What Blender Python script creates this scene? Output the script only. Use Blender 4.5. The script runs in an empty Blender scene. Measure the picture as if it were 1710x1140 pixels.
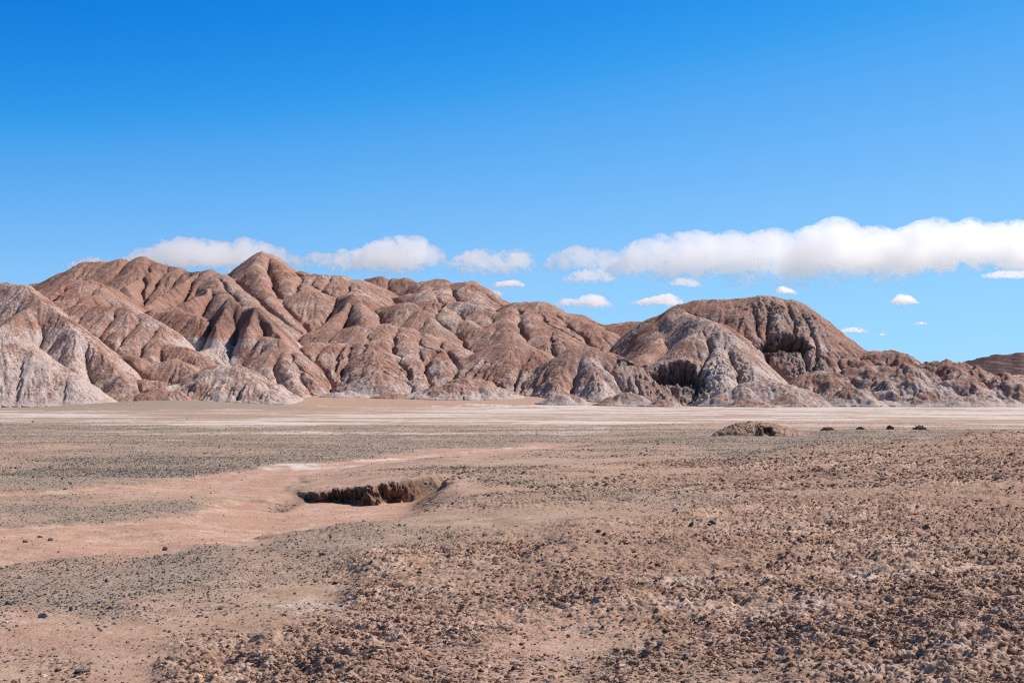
import bpy, math, random, time
import numpy as np
T0 = time.time()
S = bpy.context.scene
C = S.collection

# ------------------------------------------------------------------ camera, sky, sun, exposure
F, CX, HZ, EYE = 2375.0, 855.0, 668.0, 3.0     # focal length and horizon in photo pixels (1710 wide), eye height in metres
cam = bpy.data.cameras.new('camera'); camo = bpy.data.objects.new('camera', cam); C.objects.link(camo)
camo.location = (0, 0, EYE); camo.rotation_euler = (math.radians(90), 0, 0)
cam.sensor_width = 36; cam.lens = 36*F/1710; cam.shift_y = (HZ-570)/1710
cam.clip_start = 0.5; cam.clip_end = 60000
S.camera = camo

SUN_EL, SUN_AZ = math.radians(44.5), math.radians(62)     # azimuth clockwise from +Y
w = bpy.data.worlds.new('World'); S.world = w; w.use_nodes = True
nt = w.node_tree; nt.nodes.clear()
sky = nt.nodes.new('ShaderNodeTexSky'); sky.sky_type = 'NISHITA'; sky.sun_disc = False
sky.sun_elevation = SUN_EL; sky.sun_rotation = SUN_AZ
sky.altitude = 3000; sky.air_density = 1.0; sky.dust_density = 0.0; sky.ozone_density = 6.0
cv = nt.nodes.new('ShaderNodeRGBCurve')                  # the deep, clean blue of thin high desert air
for ch, pts in enumerate([[(0,.0),(.10,.001),(.17,.02),(.217,.10),(.286,.20),(.369,.275),(.615,.35),(1,.42)],
                          [(0,.0),(.2,.09),(.27,.19),(.332,.28),(.416,.405),(.529,.515),(.648,.60),(.9,.695),(1,.72)],
                          [(0,.0),(.3,.13),(.5,.50),(.6,.73),(.687,.83),(.811,.91),(.944,.97),(1,.985)]]):
    c_ = cv.mapping.curves[ch]
    for k_, (a_, b_) in enumerate(pts):
        if k_ == 0: c_.points[0].location = (a_, b_)
        elif k_ == len(pts)-1: c_.points[-1].location = (a_, b_)
        else: c_.points.new(a_, b_)
cv.mapping.update()
v1 = nt.nodes.new('ShaderNodeVectorMath'); v1.operation = 'SCALE'; v1.inputs['Scale'].default_value = .14
v2 = nt.nodes.new('ShaderNodeVectorMath'); v2.operation = 'SCALE'; v2.inputs['Scale'].default_value = 1/.14
bg = nt.nodes.new('ShaderNodeBackground'); bg.inputs['Strength'].default_value = 0.123
ow = nt.nodes.new('ShaderNodeOutputWorld')
nt.links.new(sky.outputs[0], v1.inputs[0]); nt.links.new(v1.outputs[0], cv.inputs['Color']); nt.links.new(cv.outputs[0], v2.inputs[0]); nt.links.new(v2.outputs[0], bg.inputs[0]); nt.links.new(bg.outputs[0], ow.inputs[0])
sl = bpy.data.lights.new('sun', 'SUN'); sl.energy = 5.0; sl.angle = math.radians(.5); sl.color = (1, .93, .85)
so = bpy.data.objects.new('sun', sl); C.objects.link(so)
sd = np.array([math.sin(SUN_AZ)*math.cos(SUN_EL), math.cos(SUN_AZ)*math.cos(SUN_EL), math.sin(SUN_EL)])
from mathutils import Vector, Matrix
so.rotation_euler = Vector(sd).to_track_quat('Z', 'Y').to_euler()
S.view_settings.view_transform = 'Standard'; S.view_settings.look = 'None'
S.view_settings.exposure = 0.16; S.view_settings.gamma = 1.0
S.cycles.use_denoising = True; S.cycles.denoising_prefilter = 'NONE'; S.cycles.filter_width = 1.2
S.cycles.max_bounces = 64; S.cycles.diffuse_bounces = 3; S.cycles.volume_bounces = 64; S.cycles.min_light_bounces = 0
S.cycles.volume_step_rate = .16; S.cycles.volume_max_steps = 256

# ------------------------------------------------------------------ noise in numpy
f32 = np.float32
_rs = np.random.RandomState(7)
_perm = _rs.permutation(4096).astype(np.int32)
_ga = _rs.rand(4096)*2*np.pi
_gx, _gy = np.cos(_ga).astype(f32), np.sin(_ga).astype(f32)
def perlin(x, y):
    xi = np.floor(x); yi = np.floor(y)
    fx = (x-xi).astype(f32); fy = (y-yi).astype(f32)
    xi = xi.astype(np.int32); yi = yi.astype(np.int32)
    u = fx*fx*fx*(fx*(fx*6-15)+10); v = fy*fy*fy*(fy*(fy*6-15)+10)
    def g(ix, iy, dx, dy):
        h = _perm[(_perm[ix & 4095]+iy) & 4095]
        return _gx[h]*dx+_gy[h]*dy
    a = g(xi, yi, fx, fy); b = g(xi+1, yi, fx-1, fy)
    c = g(xi, yi+1, fx, fy-1); d = g(xi+1, yi+1, fx-1, fy-1)
    return ((a+(b-a)*u)*(1-v)+(c+(d-c)*u)*v)*1.5
def fbm(x, y, wl, octs=4, gain=.5, ridged=0, seed=0):
    """ridged 0 plain, 1 billow (rounded tops, sharp valleys), 2 ridged"""
    s = 0.; a = 1.; n = 0.
    if seed in (8, 10, 11, 12, 13, 16) or seed >= 70:      # turned off the view axis
        x, y = x*.8-y*.6+7.7, x*.6+y*.8
    for k in range(octs):
        if seed in (10, 11, 12, 13) and k: x, y = x*.6-y*.8+3.1, x*.8+y*.6
        p = perlin(x/wl+17.3*k+seed*31.7, y/wl-9.1*k+seed*11.9)
        if ridged == 1: p = np.abs(p)*2-.5
        if ridged == 2: p = .5-np.abs(p)*2
        s = s+a*p; n += a; a *= gain; wl *= .5
    return s/n
def sst(a, b, x):
    t = np.clip((x-a)/(b-a), 0, 1); return t*t*(3-2*t)
def W(px, py, D):  # photo pixel at a chosen distance
    return ((px-CX)/F*D, D, EYE+(HZ-py)/F*D)
def flat(px, py, z=0.):
    D = (EYE-z)*F/(py-HZ); return ((px-CX)/F*D, D)
def sdist(poly, x, y):
    """signed distance to polygon, positive inside"""
    d = np.full(x.shape, 1e9, f32); ins = np.zeros(x.shape, bool)
    n = len(poly)
    for i in range(n):
        ax, ay = poly[i]; bx, by = poly[(i+1) % n]
        ex, ey = bx-ax, by-ay
        t = np.clip(((x-ax)*ex+(y-ay)*ey)/(ex*ex+ey*ey+1e-12), 0, 1)
        d = np.minimum(d, np.hypot(x-ax-t*ex, y-ay-t*ey))
        cond = (ay > y) != (by > y)
        with np.errstate(divide='ignore', invalid='ignore'):
            xc = ax+(y-ay)/(by-ay+1e-12)*ex
        ins ^= cond & (x < xc)
    return np.where(ins, d, -d)

def mesh_from(name, verts, quads, attrs=None, smooth=True):
    me = bpy.data.meshes.new(name)
    me.vertices.add(len(verts)); me.vertices.foreach_set('co', np.ascontiguousarray(verts, f32).ravel())
    k = quads.shape[1]
    me.loops.add(quads.size); me.loops.foreach_set('vertex_index', np.ascontiguousarray(quads, np.int32).ravel())
    me.polygons.add(len(quads)); me.polygons.foreach_set('loop_start', np.arange(0, quads.size, k, dtype=np.int32))
    me.update(calc_edges=True)
    me.polygons.foreach_set('use_smooth', np.full(len(quads), smooth))
    for nme, a in (attrs or {}).items():
        at = me.attributes.new(nme, 'FLOAT', 'POINT'); at.data.foreach_set('value', np.ascontiguousarray(a, f32).ravel())
    return me
def obj(name, me, mat, label=None, cat=None, group=None, kind=None):
    o = bpy.data.objects.new(name, me); C.objects.link(o)
    if mat: me.materials.clear(); me.materials.append(mat)
    if label: o['label'] = label
    if cat: o['category'] = cat
    if group: o['group'] = group
    if kind: o['kind'] = kind
    return o
def grid_quads(nr, nc):
    i = np.arange(nr*nc).reshape(nr, nc)
    return np.stack([i[:-1, :-1], i[:-1, 1:], i[1:, 1:], i[1:, :-1]], -1).reshape(-1, 4)

# ------------------------------------------------------------------ materials
class NB:
    def __init__(s, name):
        s.m = bpy.data.materials.new(name); s.m.use_nodes = True; s.t = s.m.node_tree; s.t.nodes.clear()
        s.geo = s.t.nodes.new('ShaderNodeNewGeometry')
        s.oi = None
    def n(s, ty, **kw):
        q = s.t.nodes.new(ty)
        for k, v in kw.items():
            if k in ('op', 'operation'): q.operation = v
            elif hasattr(q, k): setattr(q, k, v)
        return q
    def link(s, a, b): s.t.links.new(a, b)
    def put(s, inp, v):
        if isinstance(v, (int, float)): inp.default_value = v
        elif isinstance(v, tuple): inp.default_value = v if len(v) == len(inp.default_value) else tuple(v)+(1,)
        else: s.link(v, inp)
    def math(s, op, a, b=0., c=0., clamp=False):
        q = s.n('ShaderNodeMath', op=op); q.use_clamp = clamp
        s.put(q.inputs[0], a); s.put(q.inputs[1], b); s.put(q.inputs[2], c); return q.outputs[0]
    def attr(s, name): q = s.n('ShaderNodeAttribute'); q.attribute_name = name; return q.outputs['Fac']
    def scaled(s, v):
        q = s.n('ShaderNodeVectorMath', op='MULTIPLY'); s.link(s.geo.outputs['Position'], q.inputs[0]); q.inputs[1].default_value = v
        return q.outputs[0]
    def noise(s, scale, detail=4, rough=.55, vec=None, dist=0.):
        q = s.n('ShaderNodeTexNoise'); q.inputs['Scale'].default_value = scale; q.inputs['Detail'].default_value = detail
        q.inputs['Roughness'].default_value = rough; q.inputs['Distortion'].default_value = dist
        s.link(vec if vec is not None else s.geo.outputs['Position'], q.inputs['Vector']); return q.outputs['Fac']
    def ramp(s, x, a, b, lo=0., hi=1.):
        q = s.n('ShaderNodeMapRange'); q.interpolation_type = 'SMOOTHSTEP'
        s.put(q.inputs['Value'], x); s.put(q.inputs['From Min'], a); s.put(q.inputs['From Max'], b)
        s.put(q.inputs['To Min'], lo); s.put(q.inputs['To Max'], hi); return q.outputs[0]
    def mix(s, f, a, b, mode='MIX'):
        q = s.n('ShaderNodeMix'); q.data_type = 'RGBA'; q.blend_type = mode
        s.put(q.inputs[0], f); s.put(q.inputs[6], a); s.put(q.inputs[7], b); return q.outputs[2]
    def bump(s, h, strength, dist, nrm=None):
        q = s.n('ShaderNodeBump'); q.inputs['Strength'].default_value = strength; q.inputs['Distance'].default_value = dist
        s.link(h, q.inputs['Height'])
        if nrm: s.link(nrm, q.inputs['Normal'])
        return q.outputs[0]
    def done(s, col, nrm=None, rough=.95, spec=.15):
        b = s.n('ShaderNodeBsdfPrincipled'); o = s.n('ShaderNodeOutputMaterial')
        s.put(b.inputs['Base Color'], col); b.inputs['Roughness'].default_value = rough; b.inputs['Specular IOR Level'].default_value = spec
        if nrm: s.link(nrm, b.inputs['Normal'])
        s.link(b.outputs[0], o.inputs[0]); return s.m

def hill_material(name='hill_clay', base=(.52, .295, .212), deep=(.395, .195, .137), pale=(.63, .44, .355)):
    b = NB(name)
    salt, grey, gul = b.attr('salt'), b.attr('grey'), b.attr('gully')
    big = b.noise(.03, 4); mid = b.noise(.17, 5, .6)
    c = b.mix(b.ramp(big, .38, .64), deep, base)
    c = b.mix(b.math('MULTIPLY', b.ramp(mid, .48, .72), .75), c, pale)
    fine = b.noise(1.0, 6, .7)
    c = b.mix(b.ramp(fine, .34, .54, .55, 0.), c, (.21, .115, .08))
    rill = b.noise(.85, 5, .7, b.scaled((1.6, 1.6, .22)), .3)
    c = b.mix(b.ramp(rill, .36, .5, .35, 0.), c, (.19, .10, .07))
    # grey rubble
    gn = b.noise(.9, 5, .7)
    c = b.mix(b.math('MULTIPLY', grey, .7), c, b.mix(b.ramp(gn, .38, .60), (.175, .13, .115), (.53, .45, .40)))
    # salt crust: speckles drawn out down the slope
    st = b.noise(.62, 6, .74, b.scaled((1., 1., .45)), .6)
    pat = b.noise(.055, 4, .6)
    lvl = b.math('ADD', b.math('MULTIPLY', salt, .29), b.math('MULTIPLY', b.math('SUBTRACT', pat, .5), .55))
    thr = b.math('SUBTRACT', .70, lvl)
    sm = b.ramp(st, thr, b.math('ADD', thr, .06))
    sm = b.math('MULTIPLY', sm, b.ramp(salt, .0, .25))
    dust = b.math('MULTIPLY', b.ramp(b.math('ADD', pat, b.math('MULTIPLY', salt, .35)), .55, .85), .45)
    c = b.mix(b.math('MULTIPLY', dust, b.ramp(st, .35, .6)), c, (.62, .50, .43))
    c = b.mix(b.math('MULTIPLY', sm, .78), c, (.70, .57, .495))
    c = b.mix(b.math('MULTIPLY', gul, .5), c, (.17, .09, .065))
    c = b.mix(b.math('MULTIPLY', b.attr('bank'), .9), c, b.mix(b.ramp(b.noise(.5, 4, .6), .4, .6), (.11, .07, .055), (.25, .165, .125)))  # painted shade on hollow walls; crag and ridges use it as darker rock
    n1 = b.bump(b.noise(.6, 6, .65, b.scaled((1, 1, .4))), .6, .9)
    n2 = b.bump(fine, .7, .5, b.bump(rill, .8, .9, n1))
    return b.done(c, n2)

def ground_material():
    b = NB('desert_ground')
    grav, clod, salt, pink = b.attr('gravel'), b.attr('clod'), b.attr('salt'), b.attr('pink')
    n_big = b.noise(.12, 4); n_m = b.noise(1.3, 5, .6); n_f = b.noise(9., 5, .65); n_ff = b.noise(38., 4, .65)
    soil = b.mix(b.ramp(n_big, .35, .65), (.42, .28, .195), (.53, .38, .275))
    soil = b.mix(b.ramp(n_m, .35, .7), soil, (.35, .225, .15))
    soil = b.mix(b.ramp(n_f, .52, .72, 0, .55), soil, (.60, .46, .37))
    soil = b.mix(b.ramp(n_ff, .3, .5, .45, 0), soil, (.20, .115, .075))
    pk = b.mix(b.ramp(n_m, .35, .65), (.58, .37, .275), (.48, .27, .19))
    pk = b.mix(b.ramp(b.noise(.8, 6, .7), .5, .68, 0, .7), pk, (.64, .47, .37))
    pk = b.mix(b.ramp(b.noise(.35, 7, .75, b.scaled((.5, 1, 1)), 1.), .46, .6, 0, .6), pk, (.43, .25, .17))
    pk = b.mix(b.ramp(b.noise(4.5, 5, .75), .56, .66, 0, .6), pk, (.26, .17, .125))
    pk = b.mix(b.ramp(n_ff, .3, .46, .4, 0), pk, (.33, .17, .11))
    c = b.mix(pink, soil, pk)
    clc = b.mix(b.ramp(n_m, .35, .65), (.41, .24, .16), (.68, .49, .37))
    clc = b.mix(b.ramp(n_f, .38, .56, .65, 0), clc, (.20, .11, .07))
    clc = b.mix(b.ramp(n_big, .42, .58, 0., .6), clc, (.26, .14, .09))
    c = b.mix(b.math('MULTIPLY', clod, .8), c, clc)
    g1 = b.ramp(b.noise(24., 3, .6), .42, .60)
    g2 = b.ramp(b.noise(3.5, 6, .75), .40, .62)
    gc = b.mix(g2, (.275, .205, .15), (.42, .32, .24))
    gc = b.mix(b.math('MULTIPLY', g1, .5), gc, (.22, .195, .165))
    c = b.mix(b.ramp(b.math('ADD', grav, b.math('MULTIPLY', b.math('SUBTRACT', n_m, .5), .5)), .05, .95, 0., .72), c, gc)
    ss = b.math('ADD', salt, b.math('MULTIPLY', b.math('SUBTRACT', b.noise(1.7, 7, .75), .5), 1.1))
    c = b.mix(b.ramp(ss, .42, .9, 0, .80), c, (.70, .61, .55))
    c = b.mix(b.attr('bank'), c, b.mix(b.ramp(n_f, .35, .6), (.10, .052, .035), (.26, .15, .10)))  # shade painted into the colour of the cut bank and mound notch
    n1 = b.bump(n_f, .5, .05); n2 = b.bump(n_ff, .6, .015, n1); n3 = b.bump(b.noise(.9, 6, .7), .35, .35, n2)
    return b.done(c, n3)

def rock_material(name, ca, cb, scale=9., pale=None):
    b = NB(name)
    oi = b.n('ShaderNodeObjectInfo')
    n = b.noise(scale, 5, .65)
    c = b.mix(b.ramp(n, .35, .65), ca, cb)
    if pale: c = b.mix(b.ramp(b.noise(scale*.6, 4, .6), .55, .7, 0, .7), c, pale)
    hv = b.n('ShaderNodeHueSaturation'); b.link(c, hv.inputs['Color'])
    b.link(b.ramp(oi.outputs['Random'], 0., 1., .65, 1.35), hv.inputs['Value'])
    return b.done(hv.outputs[0], b.bump(n, .5, .03), .85, .25)
def scatter_material(name, c0, c1, c2, c3):
    b = NB(name); t = b.attr('tone')
    c = b.mix(b.ramp(t, 0., .4), c0, c1); c = b.mix(b.ramp(t, .4, .75), c, c2); c = b.mix(b.ramp(t, .8, 1.), c, c3)
    n = b.noise(60., 3, .6); c = b.mix(b.ramp(n, .35, .65, .25, 0.), c, (.07, .05, .04))
    return b.done(c, None, .9, .2)

# ------------------------------------------------------------------ ground height and cover
def fields(ctrl, x, y):
    """height and cover values spread between the control points below"""
    u = (x/np.maximum(y, 1.)*F/330.).astype(f32); v = (2.2*np.log(np.maximum(y, 3.)/20.)).astype(f32)
    s = [np.zeros(u.shape, f32) for _ in range(5)]; ws = np.zeros(u.shape, f32)
    for a, b, *r in ctrl:
        pu = f32((a-CX)/330.); pv = f32(2.2*math.log(EYE*F/(b-HZ)/20.))
        wt = (u-pu)**2+(v-pv)**2+f32(.02); wt = 1/(wt*wt)
        ws += wt
        for k in range(5):
            if r[k]: s[k] += wt*f32(r[k])
    return [q/ws for q in s]
# photo x, y (as if the ground were level) : height, gravel, clod, salt, pink
CT = [
 (-300,1150,.0,.35,.35,.35,.3),(60,1120,.0,.45,.45,.45,.3),(230,1090,.0,.35,.1,.15,.6),(60,1045,.0,.25,.0,.1,.7),(150,1000,.02,.75,.0,.12,.2),(-200,1000,.0,.7,.0,.1,.2),
 (0,970,.02,.85,.05,.1,.1),(330,1030,.0,.5,.1,.15,.5),(400,985,.03,.45,.0,.25,.35),(300,950,.05,.95,.1,.1,.1),(480,960,.05,.4,.1,.2,.4),(520,1000,.06,.35,.4,.55,.3),
 (560,925,.1,.6,.3,.1,.2),(640,890,.2,.55,.4,.1,.2),(400,1110,.08,.3,.8,.3,.4),(560,1080,.15,.3,.9,.3,.4),(700,1120,.2,.15,.75,.3,.7),(900,1130,.25,.1,.6,.3,.8),
 (760,1020,.25,.15,.7,.35,.8),(620,1010,.15,.35,.9,.15,.2),(700,960,.25,.45,.9,.05,.1),(860,950,.3,.3,.95,.1,.15),(1020,930,.5,.1,.8,.45,.5),(1000,1010,.4,.1,.9,.3,.6),
 (1150,1120,.35,.05,.85,.3,.6),(1400,1120,.5,.05,1.,.35,.5),(1700,1120,.55,.1,1.,.4,.3),(1300,1000,.45,.05,1.,.4,.5),(1600,1000,.55,.1,1.,.35,.3),(1250,900,.5,.15,1.,.3,.3),
 (1550,900,.6,.1,1.,.35,.3),(1900,1000,.6,.1,1.,.3,.3),(1100,850,.4,.5,.6,.15,.3),(900,870,.35,.35,.5,.15,.35),(760,880,.25,.4,.5,.1,.3),(800,820,.35,.5,.25,.1,.45),
 (950,800,.4,.4,.3,.1,.5),(1100,790,.4,.35,.5,.1,.5),(1300,810,.5,.3,.9,.3,.3),(1500,800,.7,.2,1.,.3,.3),(1700,790,.9,.2,1.,.35,.3),(1900,780,1.2,.2,1.,.3,.3),
 (640,800,.3,.5,.1,.05,.7),(740,780,.3,.45,.15,.05,.5),(900,765,.25,.55,.15,.1,.4),(1080,750,.25,.65,.15,.1,.3),(1250,755,.3,.8,.2,.1,.3),(1450,765,.75,.5,.7,.2,.3),
 (1710,765,1.3,.2,1.,.25,.3),(1600,745,.55,.7,.3,.1,.3),(1300,735,.15,1.,.0,.1,.1),(1100,728,.05,.9,.0,.1,.2),(1500,730,.2,1.,.0,.1,.1),(1800,740,.4,.8,.2,.1,.2),
 (0,930,-.08,.0,.0,.1,1.),(200,905,-.1,.0,.0,.2,1.),(400,880,-.15,.0,.0,.2,1.),(540,860,-.2,.0,.0,.35,.9),(450,840,-.15,.05,.0,.3,1.),(350,810,-.1,.05,.0,.2,1.),
 (450,822,-.1,.0,.0,1.15,.4),(560,790,-.05,.3,.0,.2,.7),(430,800,-.05,.1,.0,.2,.9),(480,782,.0,.1,.0,.9,.5),(640,768,.0,.1,.0,.3,.9),(800,757,.0,.1,.0,.25,1.),(920,746,.0,.2,.0,.2,1.),
 (60,895,.0,.9,.0,.15,.1),(0,868,.0,.25,.0,.6,.7),(200,850,.0,.9,.0,.1,.2),(60,850,.0,.9,.0,.1,.1),(300,870,-.03,.6,.0,.3,.6),(330,840,.0,.8,.0,.2,.4),(180,822,.0,.3,.0,.65,.7),
 (0,825,.0,.5,.0,.2,.7),(100,795,.0,1.,.0,.05,.0),(250,790,.0,1.,.0,.05,.0),(380,785,.0,.9,.0,.1,.1),(0,775,.0,.4,.0,.5,.5),(150,765,.0,.6,.0,.4,.4),(300,765,.0,1.,.0,.15,.1),
 (460,765,.0,.9,.0,.2,.2),(620,755,.0,.8,.0,.3,.2),(60,745,.0,.5,.0,.3,.6),(200,735,.0,.7,.0,.4,.4),(400,740,.0,.8,.0,.4,.2),(600,738,.0,.8,.0,.35,.3),(800,738,.0,.85,.0,.25,.2),(960,738,.05,.8,.0,.2,.3),
 (0,718,.0,.8,.0,.25,.1),(200,720,.0,.8,.0,.4,.1),(450,722,.0,.7,.0,.5,.2),(700,722,.0,.75,.0,.4,.2),(950,722,.0,.7,.0,.5,.2),(1300,712,.0,.3,.0,.5,.3),(1600,712,.0,.35,.0,.5,.3),
 (0,700,.0,.8,.0,.4,.1),(60,693,.0,.2,.0,.85,.1),(300,700,.0,.35,.0,.6,.3),(500,703,.0,.1,.0,.75,.2),(800,703,.0,.1,.0,.72,.2),(1100,700,.0,.05,.0,.68,.25),(1400,700,.0,.05,.0,.62,.3),(1700,698,.0,.05,.0,.7,.2),
 (150,688,.0,.6,.0,.5,.2),(430,690,.0,.5,.0,.4,.5),(650,690,.0,.2,.0,.6,.5),(900,687,.0,.0,.0,.85,.3),(1200,686,.0,.0,.0,.75,.3),(1600,687,.0,.0,.0,.75,.2),
 (900,679,.0,.0,.0,.8,.3),(1300,680,.0,.0,.0,.85,.2),(1700,680,.0,.0,.0,.9,.1),(620,678,.0,.0,.0,.4,1.),(200,679,.0,1.,.0,.1,.0),(330,680,.0,1.,.0,.05,.0),(0,680,.0,.7,.0,.3,.0)]
PITB = [flat(*p) for p in [(478,826,-.3),(500,831,-.3),(535,838,-.3),(560,836,-.3),(600,838,-.3),(622,842,-.3),(640,838,-.3),(690,837,-.3),(715,830,-.2),(735,824,-.1),(750,819,-.05),(757,830,-.1),(745,848,-.3),(700,858,-.3),(640,864,-.3),(600,870,-.3),(560,880,-.3),(500,890,-.3),(430,880,-.3),(420,838,-.3)]]
WASH = [flat(*p, -.1) for p in [(-250,985),(0,952),(110,938),(200,927),(330,913),(400,906),(480,897),(530,876),(600,853),(700,843),(620,838),(500,838),(470,826),(500,802),(560,789),(640,777),(760,766),(860,757),(945,748),(940,744),(850,749),(700,764),(600,771),(520,779),(440,786),(330,796),(280,805),(250,811),(120,821),(-100,831),(-250,838),
   (-250,846),(-100,840),(100,829),(270,823),(350,834),(372,848),(330,864),(200,875),(60,882),(-100,890),(-250,900)]]
MND = W(1262, 730, 113)
def ground_all(x, y, full=False):
    """height and cover of the desert floor at world x, y"""
    r = np.hypot(x, y)
    wx = x+fbm(x, y, 5., 3, seed=3)*1.6; wy = y+fbm(x, y, 6., 3, seed=4)*2.5*np.clip(y/40, .5, 8)
    h, g, c, s, p = fields(CT, wx, wy)
    far = sst(60, 240, y)
    n1 = fbm(x, y, 9., 4, seed=5); n2 = fbm(x*.5, y, 16., 6, .62, seed=6); n3 = fbm(x, y, 2.2, 4, seed=8); n4 = fbm(x*.7, y*1., 45., 6, .65, seed=9)
    band = n2*(.7+.5*far)+n4*.5*far
    g = np.clip((g-.58+n1*.9+band*.6+n3*.3)*1.6+.5, 0, 1)
    s = np.clip((s-.5-band*1.1+n3*.55+.35*fbm(x, y, .7, 3, .6, seed=16)*(y < 150))*1.2+.42, 0, 1)*1.
    p = np.clip((p-.5+n1*.6-n3*.3)*1.8+.5, 0, 1)
    c = np.clip((c-.5+n1*.9+n3*.4)*1.5+.5, 0, 1)
    wn = (y > 17) & (y < 105) & (x < 8)
    sw = np.full(x.shape, -9., f32)
    sw[wn] = sdist(WASH, x[wn]+1.1*n3[wn]+1.5*n1[wn], y[wn]+(1.6*n3[wn]+2.5*n1[wn])*np.clip(y[wn]/40, .4, 2.5))
    sw = sw/np.clip(y/32, .6, 2.); ws_ = sst(-.08, .22, sw)
    g = g*(1-ws_*.97); c = c*(1-ws_); p = np.maximum(p*(.75 if True else 1), ws_); s = np.where(ws_ > .5, s*.9+.12*sst(.1, .5, n2), s)
    s = np.maximum(s, .75*np.exp(-((sw-.25)/.42)**2)*sst(-.02, .25, n1+.8*n3+.25*n2))
    h = h-.07*ws_
    s = np.where(y < 62, s*.72, s)
    g *= 1-.8*sst(.5, .8, s)
    rough = 1-sst(120, 260, y)
    h = h+.10*n1*np.clip(c+.3, 0, 1)*rough+.05*n2*rough
    # crumbly clods: rounded lumps with sharp gaps, ledge-like
    b1 = fbm(x*.6, y, .42, 3, .6, 1, seed=10); b2 = fbm(x*.62, y, .17, 3, .6, 1, seed=11); b3 = fbm(x, y, 1.7, 3, .5, 1, seed=12)
    ncl = 1-sst(70, 130, y)
    cc = np.clip(c, .04, 1)
    lump = sst(-.25, .6, b1)*.055+b2*.064+b3*.10+np.where(y < 32, fbm(x*.7, y, .09, 2, .6, 1, seed=13), 0.)*.02
    h = h+cc*ncl*lump+(1-cc)*ncl*(b2*.008+.006*n3)
    # stream cut with a crumbling bank
    j = fbm(x, y, 1.1, 4, .6, 1, seed=14)
    near = (y > 25)&(y < 60)&(np.abs(x+4) < 14)
    sd_ = np.full(x.shape, -9., f32)
    sd_[near] = sdist(PITB, x[near]+j[near]*.35, y[near]+j[near]*.5)
    floor = -.30+.02*n3
    lip = sst(-2.5, -.2, sd_)*.22*sst(41, 45, y)*sst(-8, -5.5, x)*(1-sst(-3, -1, x))
    h = h+lip
    back = sst(41.2, 43.2, y)
    t = sst(-.28, .32, sd_)*back+sst(-3.2, 0., sd_)*(1-back)
    opn = sst(-7.9, -6.3, x)*(1-sst(-3.4, -1.3, x)); t = t*opn
    h = h*(1-t)+floor*t
    wall = np.where(y > 41.5, sst(.02, .2, t)*(1-sst(.8, 1., t)), 0.)*opn**2  # mask of the steep face that is coloured dark as painted shade
    p = p*(1-wall); s = s*(1-wall)*(1-.7*sst(-2, -.2, sd_)*(y > 44)); c = np.maximum(c, wall*.9)
    cutm = t
    g *= 1-t*opn; c *= 1-t*.9*opn; p = np.maximum(p*(1-wall), t*.9*opn*(1-wall))
    # pale hillock with a broken face
    mx, my, _ = MND
    dx, dy = x-mx, y-my-2.
    jm = fbm(x, y, 1.2, 4, .6, 1, seed=15)
    rr = np.sqrt((dx/np.where(dx > 0, 4.6, 3.2))**2+(dy/3.2)**2)
    mh = 1.15*np.clip(1-rr**1.4, 0, 1)**1.1
    g *= 1-sst(.02, .3, mh); s = np.maximum(s*(1-sst(.05, .3, mh)), .42*sst(.05, .4, mh)*(jm > .1)); p = np.where(mh > .05, .35, p); c = np.maximum(c, .5*sst(.02, .2, mh))
    # low greenish swell in front of the left hills, and the fan beyond it
    gx, gy = (285-CX)/F*510, 510.
    h = h+3.0*np.exp(-((x-gx)/(36.))**2-((y-gy)/48.)**2)*sst(380, 430, y)
    g = np.maximum(g, .95*np.exp(-((x-gx)/62.)**2-((y-gy+18)/42.)**2)*(1-.25*sst(0, .4, n2)))
    s = s*(1-.85*np.exp(-((x-gx)/60.)**2-((y-gy+18)/36.)**2))
    h = h+sst(700, 1000, y)*9.
    fanw = sst(-120, -100, x)*(1-sst(15, 70, x))
    h = h+sst(612, 752, y)*5.6*fanw
    p = np.maximum(p*(1-sst(625, 665, y)*fanw), .55*sst(625, 665, y)*fanw); s = s*(1-.75*sst(640, 670, y)*fanw)+.35*sst(720, 745, y)*fanw
    h = h+sst(300, 500, y)*.25*fbm(x, y, 30., 3, seed=20)
    if full: return h, np.clip(g, 0, 1), np.clip(c, 0, 1), np.clip(s, 0, 1), np.clip(p, 0, 1), np.clip(wall, 0, 1)
    return h, np.clip(g, 0, 1), np.clip(c, 0, 1), np.clip(s, 0, 1), np.clip(p, 0, 1)

# ------------------------------------------------------------------ ground sheet
pxs = np.concatenate([np.linspace(-2600, -160, 60)[:-1], np.linspace(-160, 1870, 1560), np.linspace(1870, 4300, 60)[1:]])
pys = np.concatenate([np.linspace(1700, 1340, 50)[:-1], np.linspace(1340, 1150, 300)[:-1], np.linspace(1150, 830, 680)[:-1], np.linspace(830, 690, 600)[:-1], np.linspace(690, 672.3, 110)])
Dr = EYE*F/(pys-HZ); Dr = np.concatenate([Dr, np.geomspace(Dr[-1], 9000, 60)[1:]])
X = (((pxs-CX)/F)[None, :]*Dr[:, None]); Y = np.repeat(Dr[:, None], len(pxs), 1)
gh, gg, gc_, gs, gp, gb = ground_all(X.ravel().astype(np.float64), Y.ravel().astype(np.float64), True)
Xr, Yr = X.ravel(), Y.ravel().copy()
m = (Yr > 42) & (Yr < 50) & (Xr > -7.4) & (Xr < -1)          # the bank overhangs a little
jj = fbm(Xr[m], Yr[m], 1.1, 4, .6, 1, seed=14)
q = sdist(PITB, Xr[m]+jj*.35, Yr[m]+jj*.5)
Yr[m] -= .75*sst(-1.6, -.25, q)*(1-sst(-.15, .3, q))*sst(-7.4, -6.2, Xr[m])*(1-sst(-3.8, -2.9, Xr[m]))
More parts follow.
